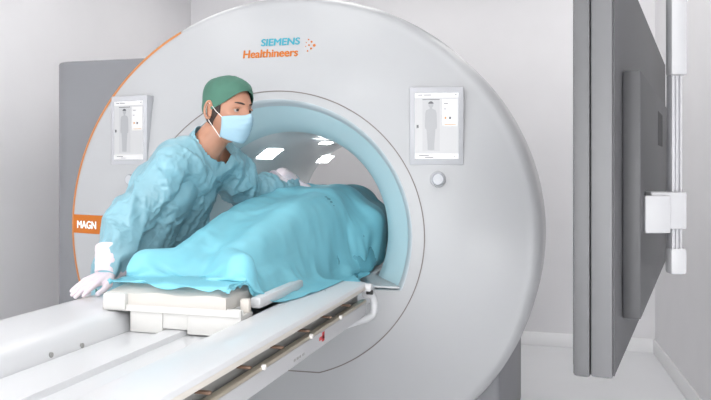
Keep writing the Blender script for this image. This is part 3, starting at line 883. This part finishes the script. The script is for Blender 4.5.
# gloved hands
def hand(name, origin, fwd, up, thumb_side, curl, parent):
    fwd = Vector(fwd).normalized(); up = Vector(up); up = (up-fwd*up.dot(fwd)).normalized(); side = up.cross(fwd)*thumb_side
    def T(p): return Vector(origin)+fwd*p[0]+side*p[1]+up*p[2]
    mb = MB()
    def cap(a, b, ra, rb, sc=(1, 1)): mb.add(*capsule(T(a), T(b), ra, rb, sc, 14, 4))
    # cuff, wrist, palm
    cap((-.07, 0, .004), (.0, 0, .003), .034, .029)
    for k, y in enumerate((.028, .010, -.010, -.028)):
        cap((.0, y*.6, 0), (.082-.004*abs(k-1), y, .0), .0165, .0125)
    L = [.072, .080, .074, .058]
    for k, y in enumerate((.031, .0105, -.0105, -.031)):
        p = Vector((.084-.004*abs(k-1), y, .0)); a = .12; r = .0096-.0008*(k == 3)
        dirs = (y*.6)
        for q, fr in enumerate((.45, .31, .24)):
            a2 = a+curl*(.5+q*.5)
            d = Vector((math.cos(a2), dirs*.9, -math.sin(a2))).normalized()
            n = p+d*L[k]*fr; cap(p, n, r, r-.0008); p = n; r -= .0008; a = a2
    p = Vector((.018, .026, -.004))
    for d, l, r in (((.78, .50, -.2), .042, .0150), ((.93, .22, -.15), .034, .0118), ((.99, .02, -.1), .028, .0100)):
        n = p+Vector(d).normalized()*l; cap(p, n, r, r-.001); p = n
    V, F = remeshed(mb, .0034, 4, .45)
    return mesh_obj(name, V, F, M['glove'], parent)
hand('glove', (-.385, -.825, .968), (-.10, -1, -.20), (0, -.15, 1), 1, .06, mn)
hand('glove', (-.080, .10, 1.262), (.35, .9, -.35), (.1, .3, 1), -1, .25, mn)
# wrinkled glove cuff
for a, b, r0, r9 in (((-.398, -.778, 1.045), (-.386, -.830, .970),   .055, .035), ((-.135, .03, 1.25), (-.078, .105, 1.262), .062, .036)):
    mb = MB(); A = Vector(a); B = Vector(b)
    mb.tube([A.lerp(B, k/10) for k in range(11)], [r0+(r9-r0)*k/10+.0009*math.sin(k*2.3) for k in range(11)], 24)
    mb.obj('glove_cuff', M['glove'], mn)

# ------------------------------------------------------------------ monitor on ceiling arm
th = math.radians(16.3); CAM = Vector((1.116, -3.0, 1.334))
RT = Vector((math.cos(th), math.sin(th), 0)); VD = Vector((-math.sin(th), math.cos(th), 0))
def W(l, d, z): return CAM+RT*l+VD*d+Vector((0, 0, z-CAM.z))
pn = W(.412, 1.205, 0); pf = W(1.11, 2.70, 0); dv = (pf-pn); LEN = dv.length; dv.normalize()
nb_ = Vector((dv.y, -dv.x, 0))     # towards the right (back side)
z0, z1 = .990, 1.695
cen = (pn+pf)/2
mo = empty('monitor', (cen.x, cen.y, z0), 'huge dark grey wide monitor seen edge-on in the right foreground', 'monitor')
RM = Matrix(((dv.x, nb_.x, 0, pn.x), (dv.y, nb_.y, 0, pn.y), (0, 0, 1, 0), (0, 0, 0, 1)))  # x along, y toward back
MB().box((0, -.034, z0), (LEN, 0, z1), .004, RM).obj('rear_housing', M['mon_edge2'], mo)
MB().box((.004, .0, z0+.004), (LEN-.004, .0025, z1-.004), .001, RM).obj('back_plate', M['mon_back'], mo)
MB().box((0, -.062, z0-.002), (LEN, -.035, z1+.002), .005, RM).obj('front_bezel', M['mon_edge'], mo)
MB().box((.015, -.064, z0+.014), (LEN-.015, -.0615, z1-.014), .0005, RM).obj('screen', M['mon_glass'], mo)
MB().box((.125, .002, 1.064), (1.25, .034, 1.50), .006, RM).obj('electronics_cover', M['mon_back'], mo)
for s_ in (.62, .66, .70, .74, .78): MB().box((s_, .033, 1.38), (s_+.02, .0352, 1.46), .001, RM).obj('vent_slot', M['black'], mo)
ar = empty('support_arm', W(.589, 1.368, ZC), 'white ridged vertical support arm hanging from the ceiling beside the monitor', 'support arm')
Rr = Matrix(((RT.x, VD.x, 0, 0), (RT.y, VD.y, 0, 0), (0, 0, 1, 0), (0, 0, 0, 1)))
def AB(l0, l1, d0, d1, za, zb_, bev=.003):
    k = .76; l0 *= k; l1 *= k; d0 *= k; d1 *= k; za = CAM.z+(za-CAM.z)*k
    zb_ = ZC if zb_ == ZC else CAM.z+(zb_-CAM.z)*k; bev *= k
    Mx = Matrix.Translation(W(0, 0, 0)) @ Rr
    return MB().box((l0, d0, za), (l1, d1, zb_), bev, Mx)
AB(.752, .793, 1.79, 1.83, 1.548, ZC, .008).obj('upper_sleeve', M['arm'], ar)
AB(.7535, .780, 1.797, 1.825, 1.10, 1.55, .003).obj('inner_column', M['arm_rib'], ar)
for l in (.7545, .764, .774): AB(l, l+.0045, 1.792, 1.799, 1.13, 1.548, .0015).obj('column_rib', M['arm'], ar)
AB(.751, .791, 1.79, 1.83, 1.072, 1.136, .008).obj('end_cap', M['arm'], ar)
AB(.69, .84, 1.74, 1.88, 3.30, ZC, .004).obj('ceiling_flange', M['arm'], ar)
AB(.681, .742, 1.768, 1.80, 1.173, 1.262, .004).obj('bracket_block', M['arm'], ar)
AB(.700, .785, 1.780, 1.822, 1.182, 1.270, .004).obj('bracket_yoke', M['arm'], ar)

# ------------------------------------------------------------------ camera, world, view
cd = bpy.data.cameras.new('camera'); cam = link(bpy.data.objects.new('camera', cd))
cam.location = CAM; cam.rotation_euler = (PI/2, 0, th)
cd.sensor_width = 36; cd.lens = 752/711*36; cd.shift_y = -35/711
cd.clip_start = .02
S.camera = cam
w = bpy.data.worlds.new('world'); S.world = w; w.use_nodes = True
w.node_tree.nodes['Background'].inputs[0].default_value = (.9, .95, 1, 1); w.node_tree.nodes['Background'].inputs[1].default_value = .5
S.view_settings.view_transform = 'Standard'; S.view_settings.look = 'None'; S.view_settings.gamma = 1
S.view_settings.exposure = -0.35
